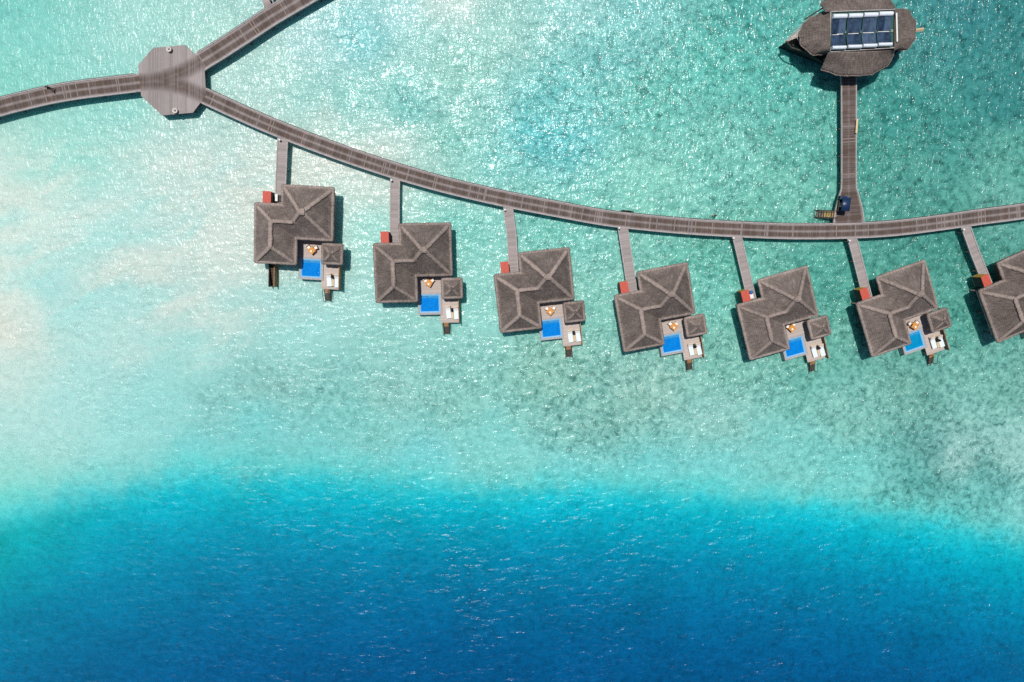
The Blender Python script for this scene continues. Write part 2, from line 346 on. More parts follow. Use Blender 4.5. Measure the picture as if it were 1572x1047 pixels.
# ---------------------------------------------------------------- boardwalks
DZ = 1.6
def smooth_path(pts, n=10):
    out = []
    for i in range(len(pts)-1):
        p0, p1, p2, p3 = pts[max(i-1, 0)], pts[i], pts[i+1], pts[min(i+2, len(pts)-1)]
        for k in range(n):
            t = k/n
            out.append(tuple(.5*((2*b)+(-a+c)*t+(2*a-5*b+4*c-d)*t*t+(-a+3*b-3*c+d)*t**3) for a, b, c, d in zip(p0, p1, p2, p3)))
    out.append(tuple(pts[-1])); return out
SPUR_TOP = [(433.4, 214), (606.3, 277), (780.7, 322), (956, 350), (1131.5, 364), (1308, 366), (1483, 350)]
def arc_skip(sg, p):
    if in_oct(sg, p): return True
    a, b = W(1281, 343, DZ), W(1325, 342, DZ)
    if sg > 0 and a.x < p.x < b.x and abs(p.y-a.y) < 2.2: return True
    return sg < 0 and any(abs(p.x-W(x, y, DZ).x) < .66 for x, y in SPUR_TOP)
def track_wear(v):                     # v across the deck, -1 .. 1 : two wheel tracks, pale rims and a pale middle
    a = abs(v); f = lambda x: max(0, min(1, x))
    return .02+.93*(.35+.65*f((a-.02)/.22))*f((.84-a)/.2)
def walkway(name, path, width, label, cat, mat, wearfn, z=DZ, pile_step=4.0, group=None, pl=True, cable=True, th=.22, skip=None):
    """path: list of (x, y[, width]) world points"""
    P = [Vector((p[0], p[1], 0)) for p in path]; wd = [(p[2] if len(p) > 2 else width)/2 for p in path]
    base = P[0]; root = empty(name, (base.x, base.y, 0), 0, label, cat, group)
    Q = [p-base for p in P]; nrm = []; s = [0]
    for i in range(len(Q)):
        d = (Q[min(i+1, len(Q)-1)]-Q[max(i-1, 0)]).normalized(); nrm.append(Vector((-d.y, d.x, 0)))
        if i: s.append(s[-1]+(Q[i]-Q[i-1]).length)
    mb = MB(); NV = 26
    for i in range(len(Q)-1):
        for j in range(NV):
            va, vb = -1+2*j/NV, -1+2*(j+1)/NV
            q = [(i, va), (i+1, va), (i+1, vb), (i, vb)]
            mb.face([Q[a]+nrm[a]*wd[a]*v+Vector((0, 0, z)) for a, v in q], [(s[a], v) for a, v in q], [wearfn(v) for a, v in q])
    for sg in (-1, 1):
        for i in range(len(Q)-1):
            a, b = Q[i]+nrm[i]*wd[i]*sg, Q[i+1]+nrm[i+1]*wd[i+1]*sg; zt, zb = Vector((0, 0, z)), Vector((0, 0, z-th))
            mb.face([a+zt, b+zt, b+zb, a+zb])
    mb.build('deck', mat, root)
    for sg in (-1, 1):
        eb = MB()
        for i in range(len(Q)-1):
            o0, o1 = wd[i]*sg, wd[i+1]*sg
            if skip and skip(sg, base+(Q[i]+Q[i+1])/2+nrm[i]*o0): continue
            a0, a1 = Q[i]+nrm[i]*(o0-.13*sg), Q[i]+nrm[i]*(o0+.012*sg); b0, b1 = Q[i+1]+nrm[i+1]*(o1-.13*sg), Q[i+1]+nrm[i+1]*(o1+.012*sg)
            U, L = Vector((0, 0, z+.09)), Vector((0, 0, z+.003)); LL = Vector((0, 0, z-th))
            eb.face([a0+U, b0+U, b1+U, a1+U], [(s[i], 0), (s[i+1], 0), (s[i+1], .1), (s[i], .1)]); eb.face([a0+L, b0+L, b0+U, a0+U]); eb.face([a1+U, b1+U, b1+LL, a1+LL])
        eb.build('edge_beam', M['beam'], root)
    if cable:
        cb_ = MB(); run = []
        for i in range(len(Q)+1):
            if i < len(Q) and not (skip and skip(1, base+Q[i]+nrm[i]*wd[i])): run.append(Q[i]+nrm[i]*(wd[i]+.06)+Vector((0, 0, z+.02)))
            else:
                if len(run) > 1: cb_.tube(run, .05, 6)
                run = []
        cb_.build('edge_pipe', M['dark_wood'], root)
    if pl:
        pm = None; nxt = 1.5
        for i in range(1, len(Q)):
            while s[i] >= nxt:
                t = (nxt-s[i-1])/(s[i]-s[i-1]); c = Q[i-1].lerp(Q[i], t); nn = nrm[i]; w = wd[i]
                for sg in (-1, 1):
                    p = c+nn*sg*(w-.3)
                    if pm is None:
                        m_ = MB(); m_.lathe([(.0, -1.5), (.13, -1.5), (.12, z-th+.01), (0, z-th+.01)], (0, 0, 0), 10); pm = m_.build('pile', M['pile'], root, True)
                        o = pm
                    else: o = pm.copy(); COL.objects.link(o)
                    o.location = p
                nxt += pile_step
    return root
def pxpath(pts, n=8, z=DZ):
    q = smooth_path([W(p[0], p[1], z)[:2] for p in pts], n); return q

OCT = W(264, 123, DZ)
def in_oct(sg, p): return (p.xy-OCT.xy).length < 5.35
ARC = pxpath([(303,142),(350,164),(400,186.5),(450,207),(500,226),(550,243.8),(600,260.2),(650,275),(700,288.3),(780,306.5),(860,322),(930,334.6),(1000,342.6),(1056,347.6),(1100,350.4),(1150,352.9),(1220,355.2),(1300,354.4),(1370,350.6),(1440,342.3),(1505,333),(1572,324),(1650,310),(1760,288)], 12)
walkway('boardwalk', ARC, 2.32, 'long curved grey-brown plank boardwalk over turquoise water linking all the villa jetties', 'boardwalk', M['deck_worn'], track_wear, DZ, skip=arc_skip)
ARM_W = pxpath([(-190,222),(-90,191),(0,164.2),(40,154),(77,145.6),(115,139),(153,134),(200,128.4),(222,125.5)])
walkway('boardwalk', ARM_W, 2.52, 'plank boardwalk running off the left edge of the photo with a person walking on it', 'boardwalk', M['deck_worn'], track_wear, DZ, skip=in_oct)
ARM_N = pxpath([(290,108),(307,95.6),(340,75),(380,49),(416,25.2),(455,2),(500,-24),(560,-56)])
walkway('boardwalk', ARM_N, 2.62, 'plank boardwalk climbing from the octagonal platform to the top edge of the photo', 'boardwalk', M['deck_worn'], track_wear, DZ, skip=in_oct)

def octagon_platform():
    z = DZ+.006
    oct_px = [(235,73.3),(284.5,69),(313.5,98),(316.5,146),(296.1,173),(248.8,177.1),(216.7,147.5),(211.8,100.4)]
    pts = [W(x, y, z) for x, y in oct_px]; c = sum(pts, Vector())/8
    root = empty('boardwalk_platform', (c.x, c.y, 0), 0, 'octagonal grey plank platform where three boardwalks meet', 'platform')
    L = [Vector((p.x-c.x, p.y-c.y)) for p in pts]
    lines = [[W(x, y, z).xy-c.xy for x, y in q] for q in ([(205,127),(250,122),(290,106),(320,87)], [(205,127),(250,126),(285,134),(330,156)])]
    def dist(p):
        best = 9
        for q in lines:
            for a, b in zip(q, q[1:]):
                d = b-a; t = max(0, min(1, (p-a).dot(d)/d.dot(d))); best = min(best, (p-a-d*t).length)
        return best
    def inside(p): return all((L[(i+1) % 8]-L[i]).cross(p-L[i]) <= 1e-6 for i in range(8)) if sum(L[i].cross(L[(i+1) % 8]) for i in range(8)) < 0 else all((L[(i+1) % 8]-L[i]).cross(p-L[i]) >= -1e-6 for i in range(8))
    def clipc(poly, a, b, sgn):
        out = []
        for i in range(len(poly)):
            p, q = poly[i], poly[(i+1) % len(poly)]; dp, dq = sgn*(b-a).cross(p-a), sgn*(b-a).cross(q-a)
            if dp >= 0: out.append(p)
            if dp*dq < 0: out.append(p.lerp(q, dp/(dp-dq)))
        return out
    sgn = 1 if sum(L[i].cross(L[(i+1) % 8]) for i in range(8)) > 0 else -1
    mb = MB(); st = .28; rot = R(-3.5)
    def wr(p): d = dist(p); return .04+.85*max(0, 1-(d/1.35)**2)*(1-.25*max(0, 1-d/.25))
    n = int(7/st)
    for i in range(-n, n):
        for j in range(-n, n):
            poly = [Vector((i*st, j*st)), Vector(((i+1)*st, j*st)), Vector(((i+1)*st, (j+1)*st)), Vector((i*st, (j+1)*st))]
            for k in range(8):
                if poly: poly = clipc(poly, L[k], L[(k+1) % 8], sgn)
            if len(poly) > 2: mb.face([(p.x, p.y, z) for p in poly], [(p.x*math.cos(rot)+p.y*math.sin(rot), p.y) for p in poly], [wr(p) for p in poly])
    mb.build('deck', M['deck_worn'], root)
    sk = MB()
    for i in range(8):
        a, b = L[i], L[(i+1) % 8]; sk.face([(a.x, a.y, z-.004), (b.x, b.y, z-.004), (b.x, b.y, z-.3), (a.x, a.y, z-.3)])
    sk.face([(p.x, p.y, z-.3) for p in L]); sk.build('skirt', M['dark_wood'], root)
    for i in range(8):
        for f in ((.62, .95) if i % 2 else (.95,)):
            p = L[i]*(f-.04); pm = MB().lathe([(0, -1.5), (.14, -1.5), (.13, z-.3), (0, z-.3)], (0, 0, 0), 10).build('pile', M['pile'], root, True); pm.location = (p.x, p.y, 0)
octagon_platform()

PLANTER = None
for (x, y), lb in (((259.2, 75.5), 'round white urn planter at the top rim of the octagonal platform'), ((268.6, 169.9), 'round white urn planter at the bottom rim of the octagonal platform')):
    p = W(x, y, 2.0); loc = (p.x, p.y, DZ+.006)
    if PLANTER is None:
        PLANTER = empty('urn_planter', loc)
        MB().lathe([(0, 0), (.2, 0), (.24, .04), (.34, .25), (.38, .45), (.37, .5), (.28, .5), (.25, .42), (.16, .36), (0, .36)], n=20).build('pot', M['concrete'], PLANTER, True)
        MB().lathe([(0, .40), (.13, .37), (.15, .34)], n=12).build('soil', M['hair'], PLANTER, True)
        o = PLANTER
    else: o = copy_tree(PLANTER); o.location = loc
    tag(o, lb, 'planter', 'urn planters on the platform')

# jetty to the boat, flaring where it meets the curve
JB = []
for y, hw in ((92,12.0),(125,12.0),(160,11.8),(200,11.7),(240,11.6),(280,11.7),(290,12.4),(305,17.0),(323,21.5),(341,23.9),(356,25.2)):
    zz_ = DZ-.006; c = W(1303+(0 if y < 300 else 0), y, zz_); a = W(1303-hw, y, zz_); b = W(1303+hw, y, zz_); JB.append((c.x, c.y, (b-a).length))
walkway('boardwalk', JB, 2.3, 'straight brown plank walkway to the boat-shaped building, flared at its foot', 'boardwalk', M['deck_worn'], lambda v: .03+.9*max(0, min(1, (.93-abs(v))/.12))*(1-.25*max(0, 1-abs(v)/.2)), DZ-.006, cable=False, skip=lambda sg, p: p.y < W(1300, 342.5, DZ).y)

VN = ['leftmost villa', 'second villa from the left', 'third villa from the left', 'middle villa of the seven', 'third villa from the right', 'second villa from the right', 'villa cut off by the right edge']
SPUR = [[(434.5,210),(433.2,230),(431,283),(430.4,325)], [(607,268),(606.3,290),(606,325),(606,375)], [(780,312),(780.5,325),(785.4,360),(789.2,425)], [(954.5,338),(956,350),(960.6,380),(971.5,452)],
        [(1128.5,352),(1131.5,364),(1137.7,390),(1154,460)], [(1304.5,354),(1308,366),(1312.5,382),(1333,462)], [(1479.5,340),(1483,350),(1497,389),(1520,446)]]
SW = [1.55, 1.42, 1.45, 1.5, 1.4, 1.42, 1.42]
for i, sp in enumerate(SPUR):
    pts = [W(x, y, DZ-.012)[:2] for x, y in sp]; fine = []
    for a, b in zip(pts, pts[1:]):
        for k in range(8): fine.append((a[0]+(b[0]-a[0])*k/8, a[1]+(b[1]-a[1])*k/8))
    fine.append(tuple(pts[-1]))
    walkway('jetty', fine, SW[i], 'narrow pale plank jetty down to the '+VN[i], 'jetty', M['deck_grey'], lambda v: 0.0, DZ-.012, 3.2, 'narrow jetties to the villas', cable=False, th=.18, skip=lambda sg, p: min((p.xy-Vector(q)).length for q in ARC) < 1.27)
sp = [W(x, y, DZ-.012)[:2] for x, y in ((417,26),(413,8),(408,-12),(402,-36))]
walkway('jetty', sp, 1.5, 'stub of a narrow grey jetty leaving the boardwalk at the top edge of the photo', 'jetty', M['deck_grey'], lambda v: 0.0, DZ-.012, 3.2, cable=False, th=.18, skip=lambda sg, p: min((p.xy-Vector(q)).length for q in ARM_N) < 1.4)

LAMP = None
for i, (x, y) in enumerate(((428.6,214.5),(600.8,276.5),(775.4,322),(951,350),(1126.5,365.5),(1305,369.5),(1480.5,352.5))):
    p = W(x, y, 2.2)
    if LAMP is None:
        LAMP = empty('bollard_lamp')
        MB().lathe([(0, 0), (.10, 0), (.10, .05), (.055, .07), (.055, .48), (0, .48)], n=12).build('post', M['metal'], LAMP, True)
        MB().lathe([(0, .46), (.15, .47), (.16, .56), (.10, .62), (0, .64)], n=14).build('lamp_cap', M['paint'], LAMP, True)
        o = LAMP
    else: o = copy_tree(LAMP)
    o.location = (p.x, p.y, DZ); tag(o, 'small white bollard lamp at the jetty head, %s' % VN[i], 'lamp', 'bollard lamps at the jetty heads')

# ---------------------------------------------------------------- thatched roofs
def rnd(a): return random.uniform(-a, a)
LIPW = [0, .1, .25, .35, .35, .5, .05]
def hip(mb, u0, u1, v0, v1, ze, ridge, zr, lip=True, step=.24, jit=.035, seed=0, rows=9):
    """hip roof on a rectangle; ridge = ((ua,va),(ub,vb)) parallel to u or v (or a point); eaves get a rolled thatch lip"""
    (ua, va), (ub, vb) = ridge; rr = .30
    per = []; C = [(u0, v0), (u1, v0), (u1, v1), (u0, v1)]
    for k in range(4):
        a, b = C[k], C[(k+1) % 4]; L = math.hypot(b[0]-a[0], b[1]-a[1]); n = max(4, int(L/step))
        for i in range(n):
            t = i/n; p = (a[0]+(b[0]-a[0])*t, a[1]+(b[1]-a[1])*t)
            R0 = {0: (ua, va), 1: (ub, va), 2: (ub, vb), 3: (ua, vb)}
            # ridge point facing this side
            if k == 0: r = (ua+(ub-ua)*t, va)
            elif k == 1: r = (ub, va+(vb-va)*t)
            elif k == 2: r = (ub+(ua-ub)*t, vb)
            else: r = (ua, vb+(va-vb)*t)
            per.append((p, r, k, L*t))
    cx, cy = (u0+u1)/2, (v0+v1)/2
    def corner(p, ins):
        x = min(max(p[0], u0+ins), u1-ins); y = min(max(p[1], v0+ins), v1-ins); r = max(.05, rr-ins*.5)
        dx = max(0, abs(x-cx)-((u1-u0)/2-ins-r)); dy = max(0, abs(y-cy)-((v1-v0)/2-ins-r))
        d = math.hypot(dx, dy)
        if d > r and dx > 0 and dy > 0: x -= math.copysign(dx*(1-r/d), x-cx); y -= math.copysign(dy*(1-r/d), y-cy)
        return x, y
    N = len(per); rings = []
    if lip:
        for ins, dz, j in ((.45, -.34, .0), (.10, -.30, .05), (0, -.2, .045), (0.015, -.05, .045), (.11, .05, .03), (.33, .15, .02), (.375, .115, .015)):
            ring = []
            for p, r, k, s in per:
                x, y = corner(p, ins); ring.append(((x+rnd(j), y+rnd(j), ze+dz+rnd(j)), (s, -ins)))
            rings.append(ring)
    start = .40; zs = ze+.13
    for i in range(rows+1):
        t = i/rows; ring = []
        for p, r, k, s in per:
            x, y = corner(p, start); e = 0 if t > .97 else 1
            sl = math.hypot(r[0]-x, r[1]-y, zr-zs)
            ring.append(((x+(r[0]-x)*t, y+(r[1]-y)*t, zs+(zr-zs)*t+rnd(jit)*e), (s, sl*t)))
        rings.append(ring)
    for a, b in zip(rings, rings[1:]):
        for i in range(N):
            j = (i+1) % N; k = per[i][2]; sj = per[j][3] if j and per[j][2] == k else per[i][3]+step
            q = [a[i], a[j], b[j], b[i]]
            uv = [(a[i][1][0]+k*17, a[i][1][1]), (sj+k*17, a[j][1][1]), (sj+k*17, b[j][1][1]), (b[i][1][0]+k*17, b[i][1][1])]
            wl = lambda g: LIPW[g] if (lip and g < 7) else (.12 if lip and g == 7 else 0.0)
            g0 = rings.index(a); mb.face([x[0] for x in q], uv, [wl(g0), wl(g0), wl(g0+1), wl(g0+1)])
    return [(corner(C[k], .42), zs, z) for k, z in ((0, (ua, va)), (1, (ub, va)), (2, (ub, vb)), (3, (ua, vb)))]
def cap_line(mb, a, b, r=.24, n=8, lift=.0, frm=0.0, wr_=.74):
    r *= 1.1
    a, b = Vector(a), Vector(b); d = b-a; L = d.length; m = max(3, int(L/.22)); side = d.normalized().cross(Vector((0, 0, 1))).normalized(); up = side.cross(d.normalized())
    if up.z < 0: up = -up
    rings = []
    for i in range(m+1):
        c = a+d*(frm+(1-frm)*i/m)+side*rnd(.025); rr = r*(1+rnd(.14))*(1 if 0 < i else .55)
        rings.append([(c+side*rr*1.25*math.cos(math.pi*k/n)+up*(rr*.22*math.sin(math.pi*k/n)-.035+lift+rnd(.012)), (k*.12, L*i/m)) for k in range(n+1)])
    for p, q in zip(rings, rings[1:]):
        for k in range(n):
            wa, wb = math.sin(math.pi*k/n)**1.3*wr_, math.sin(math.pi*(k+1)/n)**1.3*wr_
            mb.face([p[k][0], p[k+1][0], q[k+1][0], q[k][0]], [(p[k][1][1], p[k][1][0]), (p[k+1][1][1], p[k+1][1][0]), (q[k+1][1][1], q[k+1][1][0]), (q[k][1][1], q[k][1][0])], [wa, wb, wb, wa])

ZE, ZA, ZR = 3.8, 7.15, 6.15
def make_villa():
    root = empty('water_villa')
    random.seed(11)
    roof = MB(); cap = MB(); AP = (1.5, 2.72); RU = -3.05; RN, RS = 1.25, -2.39
    hN = hip(roof, -2.36, 5.37, -1.2, 6.65, ZE, ((AP[0]-.18, AP[1]), (AP[0]+.18, AP[1])), ZA)
    hS = hip(roof, -6.23, .12, -4.93, 3.87, ZE-.02, ((RU, RS), (RU, RN)), ZR)
    # cross wing that ties the two blocks together
    zb = ZE+.05; rows = 8
    for va, zl, sg in ((3.5, ZE+.08, 1), (-.86, ZE+.03, -1)):
        cols = 16; ue = AP[0]+.2; grid = []
        for j in range(rows+1):
            t = j/rows; grid.append([(RU+.02+(ue-RU)*i/cols, va+(RN-va)*t, zl+(ZR-.035-zl)*t-max(0, -.05+(ue-RU)*i/cols+RU)*.55+(rnd(.03) if 0 < j < rows else 0)) for i in range(cols+1)])
        for j in range(rows):
            for i in range(cols):
                q = [grid[j][i], grid[j][i+1], grid[j+1][i+1], grid[j+1][i]]
                roof.face(q, [(p[0]+60, abs(p[1]-va)*1.35) for p in q])
    ro = roof.build('roof', M['thatch'], root, True)
    for k, (c, z0, r) in enumerate(hN): cap_line(cap, (c[0], c[1], z0), (r[0], r[1], ZA), .23, lift=.01, frm=(.56 if k == 0 else 0))
    cap_line(cap, (AP[0]-.5, AP[1], ZA-.06), (AP[0]+.5, AP[1], ZA-.06), .36)
    for k, (c, z0, r) in enumerate(hS):
        if k == 2: continue
        cap_line(cap, (c[0], c[1], z0), (r[0], r[1], ZR), .22, lift=.01)
    cap_line(cap, (RU, RS-.15, ZR), (RU, RN+.1, ZR), .24); cap_line(cap, (RU, RN, ZR-.02), (.1, RN, ZR-.04), .21)
    cap.build('ridge_cap', M['ridge'], ro, True)
    # little hipped pavilion roof
    random.seed(12)
    pv = MB(); pc = MB(); pz = 3.45; pa = (5.135, -2.99)
    hP = hip(pv, 3.51, 6.76, -4.57, -1.41, pz, (pa, pa), 4.75, rows=5)
    po = pv.build('pavilion_roof', M['thatch'], root, True)
    for c, z0, r in hP: cap_line(pc, (c[0], c[1], z0), (r[0], r[1], 4.75), .15, lift=0)
    pc.lathe([(0, 4.78), (.16, 4.76), (.24, 4.68), (.26, 4.55)], (pa[0], pa[1], 0), 10); pc.build('ridge_cap', M['ridge'], po, True)
    for x in (3.9, 6.3):
        for y in (-4.1, -1.7): MB().box(x-.07, x+.07, y-.07, y+.07, 1.5, pz-.1).build('pavilion_post', M['brown_wood'], root)
    # floors
    fl = MB(); z = 1.5
    def floor(u0, u1, v0, v1, zt, th=.22, along='x'):
        fl.face([(u0, v0, zt), (u1, v0, zt), (u1, v1, zt), (u0, v1, zt)], [((b, a) if along == 'y' else (a, b)) for a, b in ((u0, v0), (u1, v0), (u1, v1), (u0, v1))])
        for a, b in (((u0, v0), (u1, v0)), ((u1, v0), (u1, v1)), ((u1, v1), (u0, v1)), ((u0, v1), (u0, v0))):
            fl.face([(*a, zt), (*a, zt-th), (*b, zt-th), (*b, zt)])
        fl.face([(u0, v0, zt-th), (u0, v1, zt-th), (u1, v1, zt-th), (u1, v0, zt-th)])
    floor(-5.05, -.6, -4.2, 3.2, z); floor(-.6, 4.9, -3.66, 6.0, z, along='y')
    fl.build('floor', M['deck_villa'], root)
    ld = MB(); zl = 1.35; u0, u1, v0, v1 = 3.1, 5.9, -8.3, -3.4
    ld.face([(u0, v0, zl), (u1, v0, zl), (u1, v1, zl), (u0, v1, zl)], [(v0, u0), (v0, u1), (v1, u1), (v1, u0)])
    for a, b in (((u0, v0), (u1, v0)), ((u1, v0), (u1, v1)), ((u1, v1), (u0, v1)), ((u0, v1), (u0, v0))): ld.face([(*a, zl), (*a, zl-.22), (*b, zl-.22), (*b, zl)])
    ld.build('lower_deck', M['deck_villa'], root)
    # walls
    w = MB(); w.box(-4.95, -.75, -4.0, 2.95, 1.505, 4.15); w.box(-1.5, 4.5, -.35, 5.8, 1.505, 4.2); wl = w.build('wall', M['wall'], root)
    for (a, b, c, d) in ((-.745, -.70, -2.9, -1.4), (.6, 2.7, -.40, -.355)): MB().box(a, b, c, d, 1.52, 3.6).build('glass_door', M['collector'], root)
    for x in (-5.1, -3, -.9):
        for y in (-3.9, -.5, 3.2): MB().lathe([(0, -1.5), (.13, -1.5), (.13, 1.28), (0, 1.28)], (x, y, 0), 8).build('stilt', M['pile'], root, True)
    for x in (1.6, 4.6):
        for y in (-3.4, 1.2, 5.6): MB().lathe([(0, -1.5), (.13, -1.5), (.13, 1.28), (0, 1.28)], (x, y, 0), 8).build('stilt', M['pile'], root, True)
    for x in (3.35, 5.7): MB().lathe([(0, -1.5), (.11, -1.5), (.11, 1.13), (0, 1.13)], (x, -8.0, 0), 8).build('stilt', M['pile'], root, True)
    # pool: coping ring, tile band, water, submerged step
    pr = MB(); a0, a1, b0, b1 = -.25, 3.38, -7.0, -3.66; i0, i1, j0, j1 = .02, 3.08, -6.68, -3.94
    for q in (((a0, b0), (a1, b0), (i1, j0), (i0, j0)), ((a1, b0), (a1, b1), (i1, j1), (i1, j0)), ((a1, b1), (a0, b1), (i0, j1), (i1, j1)), ((a0, b1), (a0, b0), (i0, j0), (i0, j1))):
        pr.face([(x, y, 1.53) for x, y in q])
    for q in (((a0, b0), (a1, b0)), ((a1, b0), (a1, b1)), ((a1, b1), (a0, b1)), ((a0, b1), (a0, b0))):
        (x0, y0), (x1, y1) = q; pr.face([(x0, y0, 1.53), (x0, y0, .2), (x1, y1, .2), (x1, y1, 1.53)])
    pr.face([(a0, b0, .2), (a0, b1, .2), (a1, b1, .2), (a1, b0, .2)])
    pool = pr.build('pool', M['coping'], root)
    tl = MB(); k = .19
    for q in (((i0, j0), (i1, j0), (i1-k, j0+k), (i0+k, j0+k)), ((i1, j0), (i1, j1), (i1-k, j1-k), (i1-k, j0+k)), ((i1, j1), (i0, j1), (i0+k, j1-k), (i1-k, j1-k)), ((i0, j1), (i0, j0), (i0+k, j0+k), (i0+k, j1-k))):
        tl.face([(x, y, 1.53) if m < 2 else (x, y, 1.455) for m, (x, y) in enumerate(q)])
    tl.build('tile_band', M['tile'], pool)
    MB().face([(i0+k, j0+k, 1.45), (i1-k, j0+k, 1.45), (i1-k, j1-k-.35, 1.45), (i0+k, j1-k-.35, 1.45)]).build('pool_water', M['pool'], pool)
    MB().face([(i0+k, j1-k-.35, 1.451), (i1-k, j1-k-.35, 1.451), (i1-k, j1-k, 1.451), (i0+k, j1-k, 1.451)]).build('pool_step', M['pool_step'], pool)
    # stairs into the lagoon and the screen on the far side of the sundeck
    st = empty('stairs'); st.parent = root
    for i in range(6):
        y = -8.34-.31*i; MB().box(3.52, 4.28, y-.25, y, 1.15-.19*i, 1.20-.19*i).build('tread', M['brown_wood'] if i < 2 else M['dark_wood'], st)
    for x in (3.46, 4.34):
        MB().tube([(x, -8.32, 1.15), (x, -10.3, -.05)], .055, 6).build('stringer', M['dark_wood'], st)
        MB().tube([(x, -8.36, 1.3), (x, -8.36, 2.15), (x+(x-3.9)*.2, -10.15, .95), (x+(x-3.9)*.3, -10.35, .0)], .04, 6).build('handrail', M['dark_wood'], st)
    sc = MB()
    for y in (-8.25, -7.1, -5.95, -4.8): sc.box(5.90, 5.99, y-.04, y+.04, 1.0, 2.42)
    sc.box(5.89, 6.0, -8.29, -4.76, 2.36, 2.42); screen = sc.build('screen', M['brown_wood'], root)
    MB().box(5.925, 5.945, -8.2, -4.85, 1.2, 2.34).build('netting', M['green_mesh'], screen)
    MB().box(5.95, 5.975, -8.2, -4.85, 1.05, 2.3).build('cladding', M['brown_wood'], screen)
    return root
VILLA = [(-30.06,3.29,-3.11),(-12.77,-2.10,1.33),(5.18,-6.05,6.39),(23.23,-8.55,10.93),(41.71,-9.34,16.07),(59.74,-8.62,19.91),(78.07,-6.15,24.5)]
VL = ['leftmost thatched villa, with a brown side stairway over pale water', 'thatched villa with dark stairs, second from the left', 'thatched villa with orange-topped stairs, third from the left, under the middle of the curve',
      'thatched villa in the middle of the row of seven', 'thatched villa with a blue-topped white box by its red shed', 'thatched villa with the paler cyan pool, last one wholly in view', 'thatched villa cut off by the right edge of the photo']
villa0 = make_villa(); VR = []
for i, (x, y, a) in enumerate(VILLA):
    o = villa0 if i == 0 else copy_tree(villa0)
    o.location = (x, y, 0); o.rotation_euler = (0, 0, R(a)); tag(o, VL[i], 'villa', 'thatched water villas along the boardwalk'); VR.append(o)
def at(i, u, v, z): x, y, a = VILLA[i]; c, s = math.cos(R(a)), math.sin(R(a)); return (x+c*u-s*v, y+s*u+c*v, z)
for c in kids(VR[5]):
    if c.name.startswith('pool'):
        for d in kids(c):
            if d.name.startswith('pool_water'): d.material_slots[0].link = 'OBJECT'; d.material_slots[0].material = M['pool_cyan']
# side stairway of the first villa
ss = empty('side_stairs'); ss.parent = VR[0]; ss['label'] = 'narrow brown side stairway with a pale right rail'
for i in range(9): MB().box(-4.62, -4.02, -4.6-.42*(i+1)+.06, -4.6-.42*i, 1.3-.13*i, 1.36-.13*i).build('tread', M['dark_wood'], ss)
for x, m in ((-4.72, 'dark_wood'), (-3.93, 'brown_wood')): MB().box(x-.06, x+.06, -8.45, -4.5, -.2, 1.55).build('stringer', M[m], ss)

# ---------------------------------------------------------------- sheds with red roofs beside the villa doors
def make_shed():
    r = empty('shed')
    b = MB(); b.box(-.55, .55, -.95, .60, 0, 2.02); b.build('wall', M['dark_wood'], r)  # dark colour puts the shade of the west side into the walls
    b = MB()
    for i in range(9): b.box(-.54+.12*i, -.54+.12*i+.112, .605, .63, .05, 2.0)
    b.build('door', M['ochre'], r)
    t = MB().box(-.60, .60, -1.0, .70, 2.025, 2.09); t.build('roof', M['red'], r, bevel=.012)
    return r
sh0 = make_shed()
for i in range(7):
    o = sh0 if i == 0 else copy_tree(sh0); o.location = at(i, -4.45, 4.83, 1.5); o.rotation_euler = (0, 0, R(VILLA[i][2]))
    tag(o, 'small red-roofed shed at the entrance of the '+VN[i], 'shed', 'red-roofed sheds at the villa entrances')
    MBp = MB().box(-4.95, -3.3, 3.9, 5.45, 1.30, 1.47).build('entry_deck', M['deck_grey'], VR[i])
o = tag(empty('storage_box', at(0, -3.55, 4.75, 1.5), R(-3)), 'white box with black sides beside the red-roofed shed of the leftmost villa', 'box')
MB().box(-.22, .22, -.5, .5, 0, .75).build('body', M['paint'], o, bevel=.04); MB().box(-.24, .24, .1, .52, .755, .80).build('lid', M['white'], o)
for x in (-.42, .44): MB().box(x-.17, x+.17, -.45, .42, 0, .5).build('side_panel', M['black'], o, bevel=.03)
o = tag(empty('storage_box', at(4, -3.1, 4.35, 1.5), R(16)), 'white box with a round blue lid beside a red-roofed shed', 'box')
MB().box(-.26, .26, -.55, .2, 0, .6).build('body', M['paint'], o, bevel=.04)
MB().lathe([(0, 0), (.2, 0), (.23, .7), (.27, .75), (.2, .86), (0, .9)], (0, .42, 0), 14).build('lid', M['blue'], o, True)

# ---------------------------------------------------------------- furniture of the sundecks
def make_table():
    r = empty('dining_table')
    t = MB()
    for i in range(6): t.box(-.45+.15*i, -.45+.15*i+.143, -.45, .45, .70, .74)
    t.build('tabletop', M['orange_wood'], r)
    for x in (-.38, .38):
        for y in (-.38, .38): MB().box(x-.04, x+.04, y-.04, y+.04, 0, .70).build('leg', M['orange_wood'], r)
    return r
def make_chair():
    r = empty('armchair')
    MB().box(-.26, .26, -.25, .25, .38, .46).build('seat', M['white'], r, bevel=.02)
    MB().box(-.26, .26, .22, .29, .46, .86).build('backrest', M['white'], r, bevel=.02)
    for x in (-.24, .24):
        for y in (-.22, .25): MB().box(x-.02, x+.02, y-.02, y+.02, 0, .38).build('leg', M['orange_wood'], r)
        MB().box(x-.03, x+.03, -.24, .27, .60, .64).build('arm', M['orange_wood'], r)
    return r
def make_plate():
    o = MB().lathe([(0, 0), (.12, 0), (.14, .03), (.16, .12), (.13, .12), (.11, .04), (0, .03)], n=18).build('bowl', M['paint'], None, True); return o
